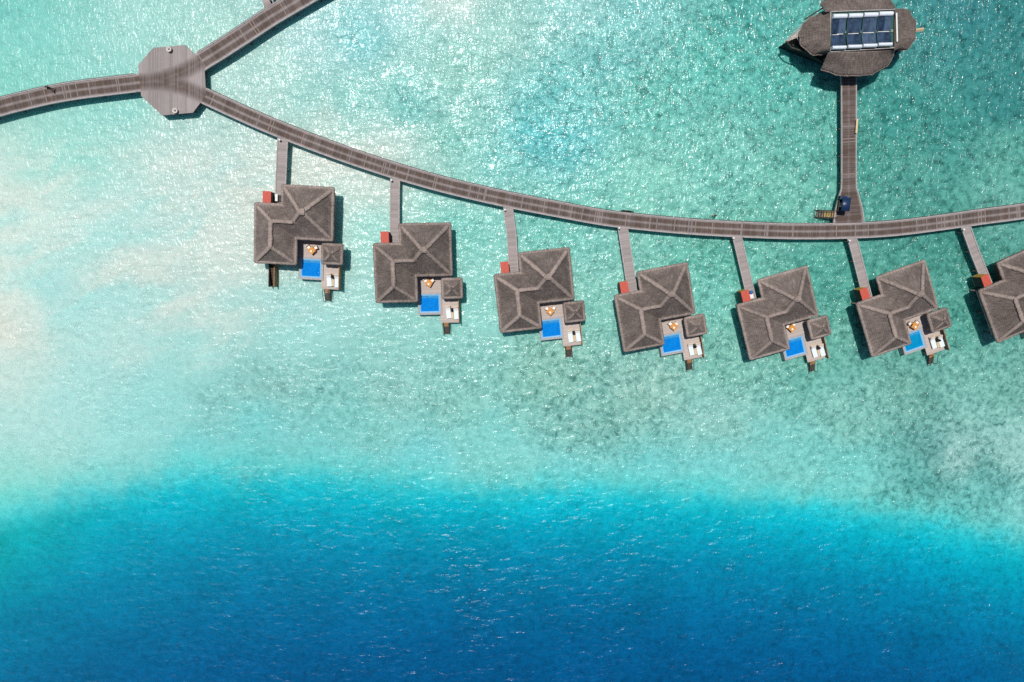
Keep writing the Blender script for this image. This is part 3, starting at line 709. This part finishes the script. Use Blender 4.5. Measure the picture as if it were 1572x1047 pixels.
def make_lounger():
    r = empty('sun_lounger')
    f = MB()
    for x in (-.34, .34): f.box(x-.03, x+.03, -1.0, .98, .22, .28)
    for y in (-.97, .95): f.box(-.31, .31, y-.03, y+.03, .22, .28)
    f.build('frame', M['tan'], r)
    for x in (-.33, .33):
        for y in (-.9, .85): MB().box(x-.03, x+.03, y-.03, y+.03, 0, .22).build('leg', M['tan'], r)
    MB().box(-.36, .36, -1.0, .32, .285, .38).build('mattress', M['pale_blue'], r, bevel=.03)
    Mt = Matrix.Translation((0, .34, .30)) @ Matrix.Rotation(R(32), 4, 'X')
    b = MB().box(-.36, .36, 0, .74, 0, .09, Mt).build('backrest', M['white'], r, bevel=.03)
    MB().box(-.32, .32, .56, .74, .092, .16, Mt).build('headrest', M['tan'], b, bevel=.03)
    return r
def make_side_table():
    r = empty('side_table'); t = MB()
    for i in range(5): t.box(-.18, .18, -.5+.2*i, -.5+.2*i+.185, .36, .40)
    t.build('tabletop', M['tan'], r)
    for x in (-.15, .15):
        for y in (-.44, .44): MB().box(x-.025, x+.025, y-.025, y+.025, 0, .36).build('leg', M['tan'], r)
    return r
def make_parasol():
    r = empty('parasol')
    MB().lathe([(0, 0), (.3, 0), (.3, .05), (.05, .08), (0, .08)], n=16).build('base', M['black'], r, True)
    MB().lathe([(.028, .06), (.028, 1.2), (0, 1.2)], n=8).build('pole', M['tan'], r, True)
    c = MB(); n = 14; prof = [(.10, .55), (.22, .62), (.25, .8), (.20, 1.1), (.1, 1.34), (.03, 1.4), (0, 1.41)]
    for (r0, z0), (r1, z1) in zip(prof, prof[1:]):
        for i in range(n):
            a, b = 2*math.pi*i/n, 2*math.pi*(i+1)/n; fa, fb = (1, .78) if i % 2 else (.78, 1)
            q = [(r0*fa*math.cos(a), r0*fa*math.sin(a), z0), (r0*fb*math.cos(b), r0*fb*math.sin(b), z0), (r1*fb*math.cos(b), r1*fb*math.sin(b), z1), (r1*fa*math.cos(a), r1*fa*math.sin(a), z1)]
            c.face(q if r1 > 0 else q[:3])
    c.build('canopy', M['parasol'], r); return r
pt, pc_, pb, pl_, psd, pu = make_table(), make_chair(), make_plate(), make_lounger(), make_side_table(), make_parasol()
first = True
TBL = [(1.78,-2.64,45),(1.62,-2.2,58),(1.66,-2.66,43),(2.2,-2.72,41),(1.66,-2.25,30),(2.1,-2.95,43)]
def put(proto, i, u, v, z, a, label, cat, group):
    o = proto if first else copy_tree(proto); o.location = at(i, u, v, z); o.rotation_euler = (0, 0, R(a+VILLA[i][2])); tag(o, label, cat, group); return o
for i in range(6):
    u, v, a = TBL[i]; n = VN[i]
    put(pt, i, u, v, 1.5, a, 'square orange table set cornerwise, deck of the '+n, 'table', 'orange tables on the villa decks')
    put(pb, i, u-.05, v-.12, 2.245, 0, 'white bowl on the orange table of the '+n, 'bowl', 'white bowls on the orange tables')
    first_keep = first
    jt = random.Random(i+3); J = lambda a: jt.uniform(-a, a)
    put(pc_, i, u-.50+J(.08), v+.48+J(.08), 1.5, 45+J(22), 'white armchair upper left of the orange table, '+n, 'chair', 'white armchairs at the orange tables')
    first = False
    put(pc_, i, u+.52+J(.08), v+.44+J(.08), 1.5, -45+J(22), 'white armchair upper right of the orange table, '+n, 'chair', 'white armchairs at the orange tables')
    first = first_keep
    dv = [-.12, 0, 0, 0, 0, .1][i]
    put(pl_, i, 4.33, -6.68+dv+J(.07), 1.35, 3+J(2), 'sun lounger left of the dark parasol, '+n, 'lounger', 'pale sun loungers on the sundecks')
    first = False
    put(pl_, i, 5.50, -6.82+dv+J(.07), 1.35, 3+J(2), 'sun lounger right of the dark parasol, '+n, 'lounger', 'pale sun loungers on the sundecks')
    first = first_keep
    put(psd, i, 4.93, -7.15+dv, 1.35, 3, 'narrow tan side table between two loungers, '+n, 'table', 'tan side tables between loungers')
    put(pu, i, 4.90, -6.35+dv*.3, 1.35, 0, 'closed dark parasol between two loungers, '+n, 'parasol', 'closed parasols on the sundecks')
    first = False

# ---------------------------------------------------------------- boat-shaped building
def boat():
    c = W(1322, 47, 6.2); root = empty('boat_shaped_building', (c.x, c.y, 0), 0, 'boat-shaped building with four thatched roof panels and a pointed wooden bow', 'building')
    def w(px, py, z): return W(px, py, z)-Vector((c.x, c.y, 0))
    def panel(inner, outer, zi, zo, name='roof_panel'):
        """thick thatched sheet between an inner (high) polyline and an outer (low) one"""
        a = [w(*p, zi) for p in inner]; b = [w(*p, zo) for p in outer]
        def res(pl, n):
            d = [0]
            for p, q in zip(pl, pl[1:]): d.append(d[-1]+(q-p).length)
            m = len(d)-1; cnt = [max(1, round(n*(d[i+1]-d[i])/d[-1])) for i in range(m)]
            while sum(cnt) != n: k = max(range(m), key=lambda i: cnt[i]); cnt[k] += 1 if sum(cnt) < n else -1
            return [pl[i].lerp(pl[i+1], k/cnt[i]) for i in range(m) for k in range(cnt[i])]+[pl[-1]]
        N = 60; A, B = res(a, N), res(b, N); mb = MB(); rows = 14; G = []
        for j in range(rows+1):
            t = j/rows; G.append([A[i].lerp(B[i], t)+Vector((0, 0, rnd(.035)+(.05*math.sin(t*math.pi)))) + (Vector((rnd(.06), rnd(.06), 0)) if j == rows else Vector()) for i in range(N+1)])
        Lr = sum((A[i]-B[i]).length for i in range(N))/N
        for j in range(rows):
            for i in range(N): mb.face([G[j][i], G[j][i+1], G[j+1][i+1], G[j+1][i]], [(i*.2, j/rows*Lr), (i*.2+.2, j/rows*Lr), (i*.2+.2, (j+1)/rows*Lr), (i*.2, (j+1)/rows*Lr)])
        bd = [G[0][i] for i in range(N+1)]+[G[j][N] for j in range(1, rows+1)]+[G[rows][i] for i in range(N-1, -1, -1)]+[G[j][0] for j in range(rows-1, 0, -1)]
        for p, q in zip(bd, bd[1:]+bd[:1]): dn = Vector((0, 0, -.28)); mb.face([p, q, q+dn, p+dn], [(p.x+p.y, 0), (q.x+q.y, 0), (q.x+q.y, .28), (p.x+p.y, .28)])
        o = mb.build(name, M['thatch'], root, True)
        e = MB(); m = len(B)
        for i in range(N): 
            p, q = G[rows][i], G[rows][i+1]; cap_line(e, p+Vector((0, 0, -.06)), q+Vector((0, 0, -.06)), .10, 5, wr_=.5)
        e.build('eave_roll', M['ridge'], o, True)
        return o
    random.seed(5)
    zi, zo = 6.25, 4.3
    panel([(1272,80.5),(1374,77)], [(1261,105.9),(1289.2,115),(1319,115.2),(1339.6,113.3),(1363.6,99.2),(1373.2,81)], zi-.1, zo)
    panel([(1267.7,17.9),(1373.5,12.5)], [(1260.2,6.3),(1272,-6),(1288,-16),(1320,-20),(1342,-17),(1366,-2),(1374,11)], zi-.1, zo)
    panel([(1274.3,18),(1275,81)], [(1269,18.6),(1246,26.5),(1234.6,35.6),(1228.8,48),(1229.6,67.8),(1248.6,83.8),(1271,81.5)], zi, zo+.3)
    panel([(1374.6,14),(1374,77)], [(1376,14),(1393.4,14.9),(1405.8,33.9),(1405,59.5),(1392.5,76.3),(1375.5,77.2)], zi+.15, zo+.5)
    # central deck with service pipes
    q = [w(1274.6,18.4,6.0), w(1273.5+.9,80,6.0), w(1372.6,73.6,6.0), w(1373,14.8,6.0)]
    MB().prism([p.xy for p in q[::-1]] if (q[1].xy-q[0].xy).cross(q[2].xy-q[0].xy) < 0 else [p.xy for p in q], 5.7, 5.95).build('roof_deck', M['teal_roof'], root)
    fr = MB()
    for p, r_ in zip(q, q[1:]+q[:1]):
        d = (r_-p); fr.tube([p+Vector((0, 0, .12)), r_+Vector((0, 0, .12))], .09, 6)
    fr.build('roof_kerb', M['beam'], root)
    for k in range(3):
        pp = MB(); y0, y1 = 48.5+k*1.5, 45.6+k*1.5; pp.tube([w(1275, y0, 6.12), w(1371, y1, 6.12)], .05, 6); pp.build('pipe', M['pipe'], root)
    gp = MB().tube([w(1376.2,20,6.55), w(1377.3,64,6.55)], .11, 8); gp.build('gutter', M['paint'], root)
    # hull
    tip, stern = w(1207.2,63.5,2.9), w(1404,47,2.6); ax = (stern-tip); ax.z = 0; L = ax.length; ax.normalize(); sd = Vector((-ax.y, ax.x, 0))
    hb = MB(); ST = []
    for i in range(21):
        t = i/20; hw = 4.5*min(1, (t/.42)**1.0 if t < .42 else 1)*(1 if t < .6 else 1-.75*((t-.6)/.4)**1.6)
        top = 2.9-.6*min(1, t/.35); cc = Vector((tip.x, tip.y, 0))+ax*(L*t)
        ST.append([(cc+sd*hw*y+Vector((0, 0, zq))) for y, zq in ((1, top), (.97, top*.5), (.8, -.3), (0, -.8), (-.8, -.3), (-.97, top*.5), (-1, top))])
    for a, b in zip(ST, ST[1:]):
        for k in range(6): hb.face([a[k], a[k+1], b[k+1], b[k]])
    hb.face(ST[-1]); hb.build('hull', M['black'], root, False)  # black colour stands in for the deep shadow below the bow roof
    dk = MB()
    for i, (a, b) in enumerate(zip(ST, ST[1:])):
        d = Vector((0, 0, -.35)); dk.face([a[0].lerp(a[6], .02)+d, a[6].lerp(a[0], .02)+d, b[6].lerp(b[0], .02)+d, b[0].lerp(b[6], .02)+d], [((a[0]-tip).dot(ax), 0), ((a[0]-tip).dot(ax), 2), ((b[0]-tip).dot(ax), 2), ((b[0]-tip).dot(ax), 0)])
    dk.build('hull_deck', M['dark_wood'], root)
    # pale planked cheek of the bow and its rails
    ck = MB(); A = [w(1205.5,65,3.5), w(1233,40,4.3), w(1231,66,4.2)]
    for i in range(8):
        t0, t1 = i/8, (i+.9)/8; ck.face([A[1].lerp(A[0], t0), A[2].lerp(A[0], t0).lerp(A[1].lerp(A[0], t0), .45), A[2].lerp(A[0], t1).lerp(A[1].lerp(A[0], t1), .45), A[1].lerp(A[0], t1)])
    co = ck.build('bow_planking', M['bow'], root); 
    rail = lambda pts, r=.09, m='beam': MB().tube([w(*p) for p in pts], r, 6).build('bow_rail', M[m], root)
    rail([(1206.5,63,3.6),(1221,48,3.9),(1246,26,4.2)]); rail([(1206.5,63,3.6),(1215,73,3.5),(1249,84,3.9)], .10, 'dark_wood'); rail([(1222,56,3.9),(1232,70,3.6)], .08)
    rail([(1235,30,4.4),(1262,13,4.4),(1270,11,4.6)], .1, 'dark_wood')
    MB().tube([w(1403,47.5,3.6), w(1418,44.8,3.9)], [.22, .24], 4).build('stern_beam', M['tan'], root)
    for i in (3, 6, 9, 12, 15, 18):
        for sgn in (0, 6):
            p = ST[i][sgn].lerp(ST[i][6-sgn], .05); MB().box(p.x-.1, p.x+.1, p.y-.1, p.y+.1, p.z-.4, 4.6).build('post', M['pile'], root)
    # solar water heaters on the deck, two rows of four
    def heater():
        r = empty('solar_water_heater')
        MB().tube([(-.95, .55, .62), (.95, .55, .62)], .30, 16).build('tank', M['tank'], r, False)
        Mt = Matrix.Translation((0, .22, .48)) @ Matrix.Rotation(R(10), 4, 'X')
        for x in (-.49, .49):
            MB().box(x-.455, x+.455, -1.85, 0, 0, .08, Mt).build('collector', M['collector'], r)
        f = MB()
        for x in (-.97, 0, .97): f.box(x-.025, x+.025, -1.87, .05, -.03, .10, Mt)
        for x in (-.8, .8): f.box(x-.04, x+.04, .45, .65, 0, .4); f.box(x-.03, x+.03, -1.6, -1.5, 0, .25)
        f.build('frame', M['teal_roof'], r)
        MB().box(-.1, .75, -1.95, -1.875, -.02, .10, Mt).build('end_bracket', M['paint'], r)
        return r
    h0 = heater(); pos = ['nearest the bow', 'second from the bow', 'third from the bow', 'nearest the stern']
    UP = [(1289.2,24.8),(1313,23.9),(1336.6,22.6),(1359.8,21.0)]; LO = [(1287.8,73),(1311.8,71.5),(1335,70),(1358.3,68.2)]
    for j, rowp in enumerate((UP, LO)):
        for i, (x, y) in enumerate(rowp):
            o = h0 if (i == 0 and j == 0) else copy_tree(h0)
            p = W(x, y, 6.6); a = R(1.8) if j == 0 else R(181.8)
            if j == 1: o.scale = (1, .82, 1)
            off = Matrix.Rotation(a, 3, 'Z') @ Vector((0, .55*(1 if j == 0 else .82), 0)); o.location = (p.x-off.x, p.y-off.y, 5.955); o.rotation_euler = (0, 0, a)
            tag(o, 'solar heater with white tank and two dark panels, %s row, %s' % ('upper' if j == 0 else 'lower', pos[i]), 'water heater', 'solar water heaters on the boat roof')
boat()

# ---------------------------------------------------------------- buggy, landing steps, ladder, mooring post, bench, person
def buggy():
    p = W(1299.6, 312.5, 3.35); r = tag(empty('golf_buggy', (p.x-.05, p.y, DZ-.006), R(-4)), 'navy-roofed golf buggy parked at the foot of the boat walkway', 'golf buggy')
    b = MB(); b.box(-.56, .56, -1.05, .55, .22, .62); b.box(-.54, .54, .55, 1.25, .22, .78); b.build('body', M['black'], r, bevel=.09)
    hd = MB(); hd.box(-.48, .48, .60, 1.2, .785, .84); hd.build('bonnet', M['navy'], r, bevel=.025)
    rf = MB(); n = 9
    for i in range(n):
        x0, x1 = -.62+1.24*i/n, -.62+1.24*(i+1)/n; f = lambda x: 1.80+.16*(1-(x/.62)**2)
        rf.face([(x0, -1.1, f(x0)), (x1, -1.1, f(x1)), (x1, .85, f(x1)), (x0, .85, f(x0))]); rf.face([(x0, -1.1, f(x0)-.07), (x0, .85, f(x0)-.07), (x1, .85, f(x1)-.07), (x1, -1.1, f(x1)-.07)])
        rf.face([(x0, -1.1, f(x0)-.07), (x1, -1.1, f(x1)-.07), (x1, -1.1, f(x1)), (x0, -1.1, f(x0))]); rf.face([(x0, .85, f(x0)-.07), (x0, .85, f(x0)), (x1, .85, f(x1)), (x1, .85, f(x1)-.07)])
    for x in (-.62, .62): rf.face([(x, -1.1, 1.73), (x, .85, 1.73), (x, .85, 1.8), (x, -1.1, 1.8)])
    rf.build('roof', M['navy'], r, True)
    for x in (-.5, .5):
        for y, y2 in ((.62, .75), (-.95, -.95)): MB().tube([(x, y, .6), (x, y2, 1.78)], .025, 6).build('roof_post', M['black'], r)
    MB().box(-.48, .48, -.32, .18, .62, .74).build('seat', M['tan'], r, bevel=.03); MB().box(-.48, .48, -.46, -.34, .74, 1.2).build('backrest', M['tan'], r, bevel=.03)
    MB().box(-.46, .46, .64, .66, .86, 1.6, Matrix.Rotation(R(0), 4, 'X')).build('windscreen', M['collector'], r)
    MB().tube([(.25, .5, .8), (.25, .3, 1.0)], .02, 6).build('steering_column', M['black'], r)
    for x in (-.5, .5):
        for y in (-.75, .85):
            w_ = MB().tube([(x-.09, y, .22), (x+.09, y, .22)], .22, 16).build('wheel', M['black'], r, False); MB().tube([(x-.095, y, .22), (x+.095, y, .22)], .1, 10).build('hub', M['metal'], w_, False)
    for x in (-.38, .38): MB().lathe([(0, 0), (.07, 0), (.07, .03), (0, .04)], n=10).build('headlight', M['paint'], r).matrix_local = Matrix.Translation((x, 1.25, .62)) @ Matrix.Rotation(R(-90), 4, 'X')
buggy()
def landing():
    a = W(1284.5, 329.5, 1.55); r = tag(empty('landing_steps', (a.x, a.y, 0), R(180-4)), 'short landing stair with yellow treads entering the water left of the golf buggy', 'steps')
    for i in range(8): MB().box(.02+.31*i, .27+.31*i, -.42, .42, 1.34-.17*i, 1.40-.17*i).build('tread', M['ochre_tread'] if i < 5 else M['pile'], r)
    for y in (-.5, .5):
        MB().tube([(0, y, 1.35), (2.7, y, -.1)], .13, 6).build('stringer', M['dark_wood'], r)
        MB().tube([(.1, y, 1.3), (.1, y, 2.3), (2.3, y, 1.15), (2.5, y, .1)], .045, 6).build('handrail', M['dark_wood'], r)
    MB().tube([(2.4, .5, .2), (2.75, .15, .15), (2.75, -.3, .15)], .06, 6).build('foot_rail', M['pile'], r)
landing()
p = W(964, 325.5, 1.7); r = tag(empty('swim_ladder', (p.x, p.y, 0), R(-6)), 'dark swim ladder hooked on the upper edge of the long curved boardwalk', 'ladder')
for x in (-.8, .75):
    MB().tube([(x, -.05, 1.6), (x, -.02, 2.0), (x, .15, 1.95), (x, .2, -.4)], .06, 6).build('rail', M['black'], r)
for i in range(5): MB().tube([(-.8, .2, .1+.35*i), (.75, .2, .1+.35*i)], .05, 6).build('rung', M['dark_wood'], r)
p = W(1097, 331, .6); r = tag(empty('mooring_post', (p.x, p.y, 0)), 'dark mooring post standing in the water just above the curved boardwalk', 'post')
MB().lathe([(0, -1.5), (.17, -1.5), (.15, 1.15), (0, 1.2)], n=12).build('shaft', M['dark_wood'], r, True); MB().lathe([(.16, .5), (.21, .52), (.21, .7), (.16, .72)], n=12).build('rope', M['tan'], r, True)
p = W(1315, 194, 1.75); r = tag(empty('bench', (p.x-.1, p.y, DZ-.006)), 'narrow pale bench on the right rim of the boat walkway', 'bench')
MB().box(-.14, .14, -1.0, 1.0, .38, .43).build('seat', M['tan'], r); [MB().box(-.12, .12, y-.04, y+.04, 0, .38).build('leg', M['tan'], r) for y in (-.85, .85)]
p = W(416, 2, 1.8); r = tag(empty('mooring_bollard', (p.x, p.y, DZ-.012)), 'small dark mooring bollard on the jetty stub at the top edge', 'bollard')
MB().lathe([(0, 0), (.14, 0), (.1, .05), (.09, .3), (.15, .36), (.14, .42), (0, .44)], n=12).build('shaft', M['black'], r, True)

def person():
    p = W(78.3, 136.2, 2.2); r = tag(empty('person', (p.x, p.y, DZ), R(75)), 'person in dark clothes walking along the left boardwalk, casting a short shadow', 'person')
    J = [((0, 0, .95), .13), ((0, .01, 1.15), .125), ((0, .02, 1.38), .14), ((0, .03, 1.50), .06), ((0, .04, 1.58), .075), ((0, .05, 1.68), .095), ((0, .05, 1.76), .06),
         ((-.17, .02, 1.42), .06), ((-.24, -.06, 1.17), .045), ((-.25, .06, .95), .035), ((-.25, .10, .87), .03), ((.17, .02, 1.42), .06), ((.24, .10, 1.18), .045), ((.24, .28, 1.02), .035), ((.24, .34, .97), .03),
         ((-.09, 0, .88), .1), ((-.10, .18, .50), .07), ((-.10, .16, .10), .045), ((-.10, .30, .04), .04), ((.09, 0, .88), .1), ((.10, -.10, .50), .07), ((.10, -.32, .14), .045), ((.10, -.24, .04), .04)]
    E = [(0,1),(1,2),(2,3),(3,4),(4,5),(5,6),(2,7),(7,8),(8,9),(9,10),(2,11),(11,12),(12,13),(13,14),(0,15),(15,16),(16,17),(17,18),(0,19),(19,20),(20,21),(21,22)]
    me = bpy.data.meshes.new('body'); me.from_pydata([j[0] for j in J], E, []); o = bpy.data.objects.new('body', me); COL.objects.link(o)
    o.modifiers.new('Skin', 'SKIN'); 
    for i, j in enumerate(J): me.skin_vertices[0].data[i].radius = (j[1], j[1]*.85); me.skin_vertices[0].data[i].use_root = (i == 0)
    o.modifiers.new('Sub', 'SUBSURF').levels = 2
    bpy.context.view_layer.update()
    ev = o.evaluated_get(bpy.context.evaluated_depsgraph_get()); m2 = bpy.data.meshes.new_from_object(ev); o.modifiers.clear(); o.data = m2; o.parent = r
    m2.materials.clear(); m2.materials.append(M['cloth_dark']); m2.materials.append(M['skin'])
    for f in m2.polygons:
        f.use_smooth = True; z, x = f.center.z, abs(f.center.x)
        if z > 1.47 or (x > .2 and z < 1.22 and z > .8): f.material_index = 1
    MB().lathe([(.098, 1.66), (.108, 1.70), (.095, 1.77), (.05, 1.81), (0, 1.82)], (0, .035, 0), 14).build('hair', M['hair'], r, True)
person()

# ---------------------------------------------------------------- light, sky, camera
sun_dir = Vector((-.107, .27, 1)).normalized()
L = bpy.data.lights.new('sun', 'SUN'); L.energy = 3.9; L.angle = R(.53); L.color = (1, .968, .925)
lo = bpy.data.objects.new('sun', L); COL.objects.link(lo); lo.rotation_euler = sun_dir.to_track_quat('Z', 'Y').to_euler(); lo.location = (0, 0, 150)
wd = bpy.data.worlds.new('World'); S.world = wd; wd.use_nodes = True
nt = wd.node_tree; bg = nt.nodes['Background']; sk = nt.nodes.new('ShaderNodeTexSky'); sk.sky_type = 'NISHITA'; sk.sun_disc = False
sk.sun_elevation = math.asin(sun_dir.z); sk.sun_rotation = math.atan2(sun_dir.x, sun_dir.y); sk.altitude = 0; sk.air_density = 1; sk.dust_density = .6; sk.ozone_density = 1.2
nt.links.new(sk.outputs[0], bg.inputs[0]); bg.inputs[1].default_value = .055
cam = bpy.data.cameras.new('camera'); cam.sensor_width = 36; cam.lens = F/1572*36; cam.clip_end = 6000; cam.clip_start = .5
co = bpy.data.objects.new('camera', cam); COL.objects.link(co)
co.matrix_world = Matrix.Translation((0, 0, H)) @ Matrix([list(r) for r in RC.T]).to_4x4()
S.camera = co
S.view_settings.view_transform = 'Standard'; S.view_settings.look = 'None'; S.view_settings.exposure = 0; S.view_settings.gamma = 1
S.cycles.max_bounces = 5; S.cycles.sample_clamp_indirect = 4; S.cycles.use_denoising = False
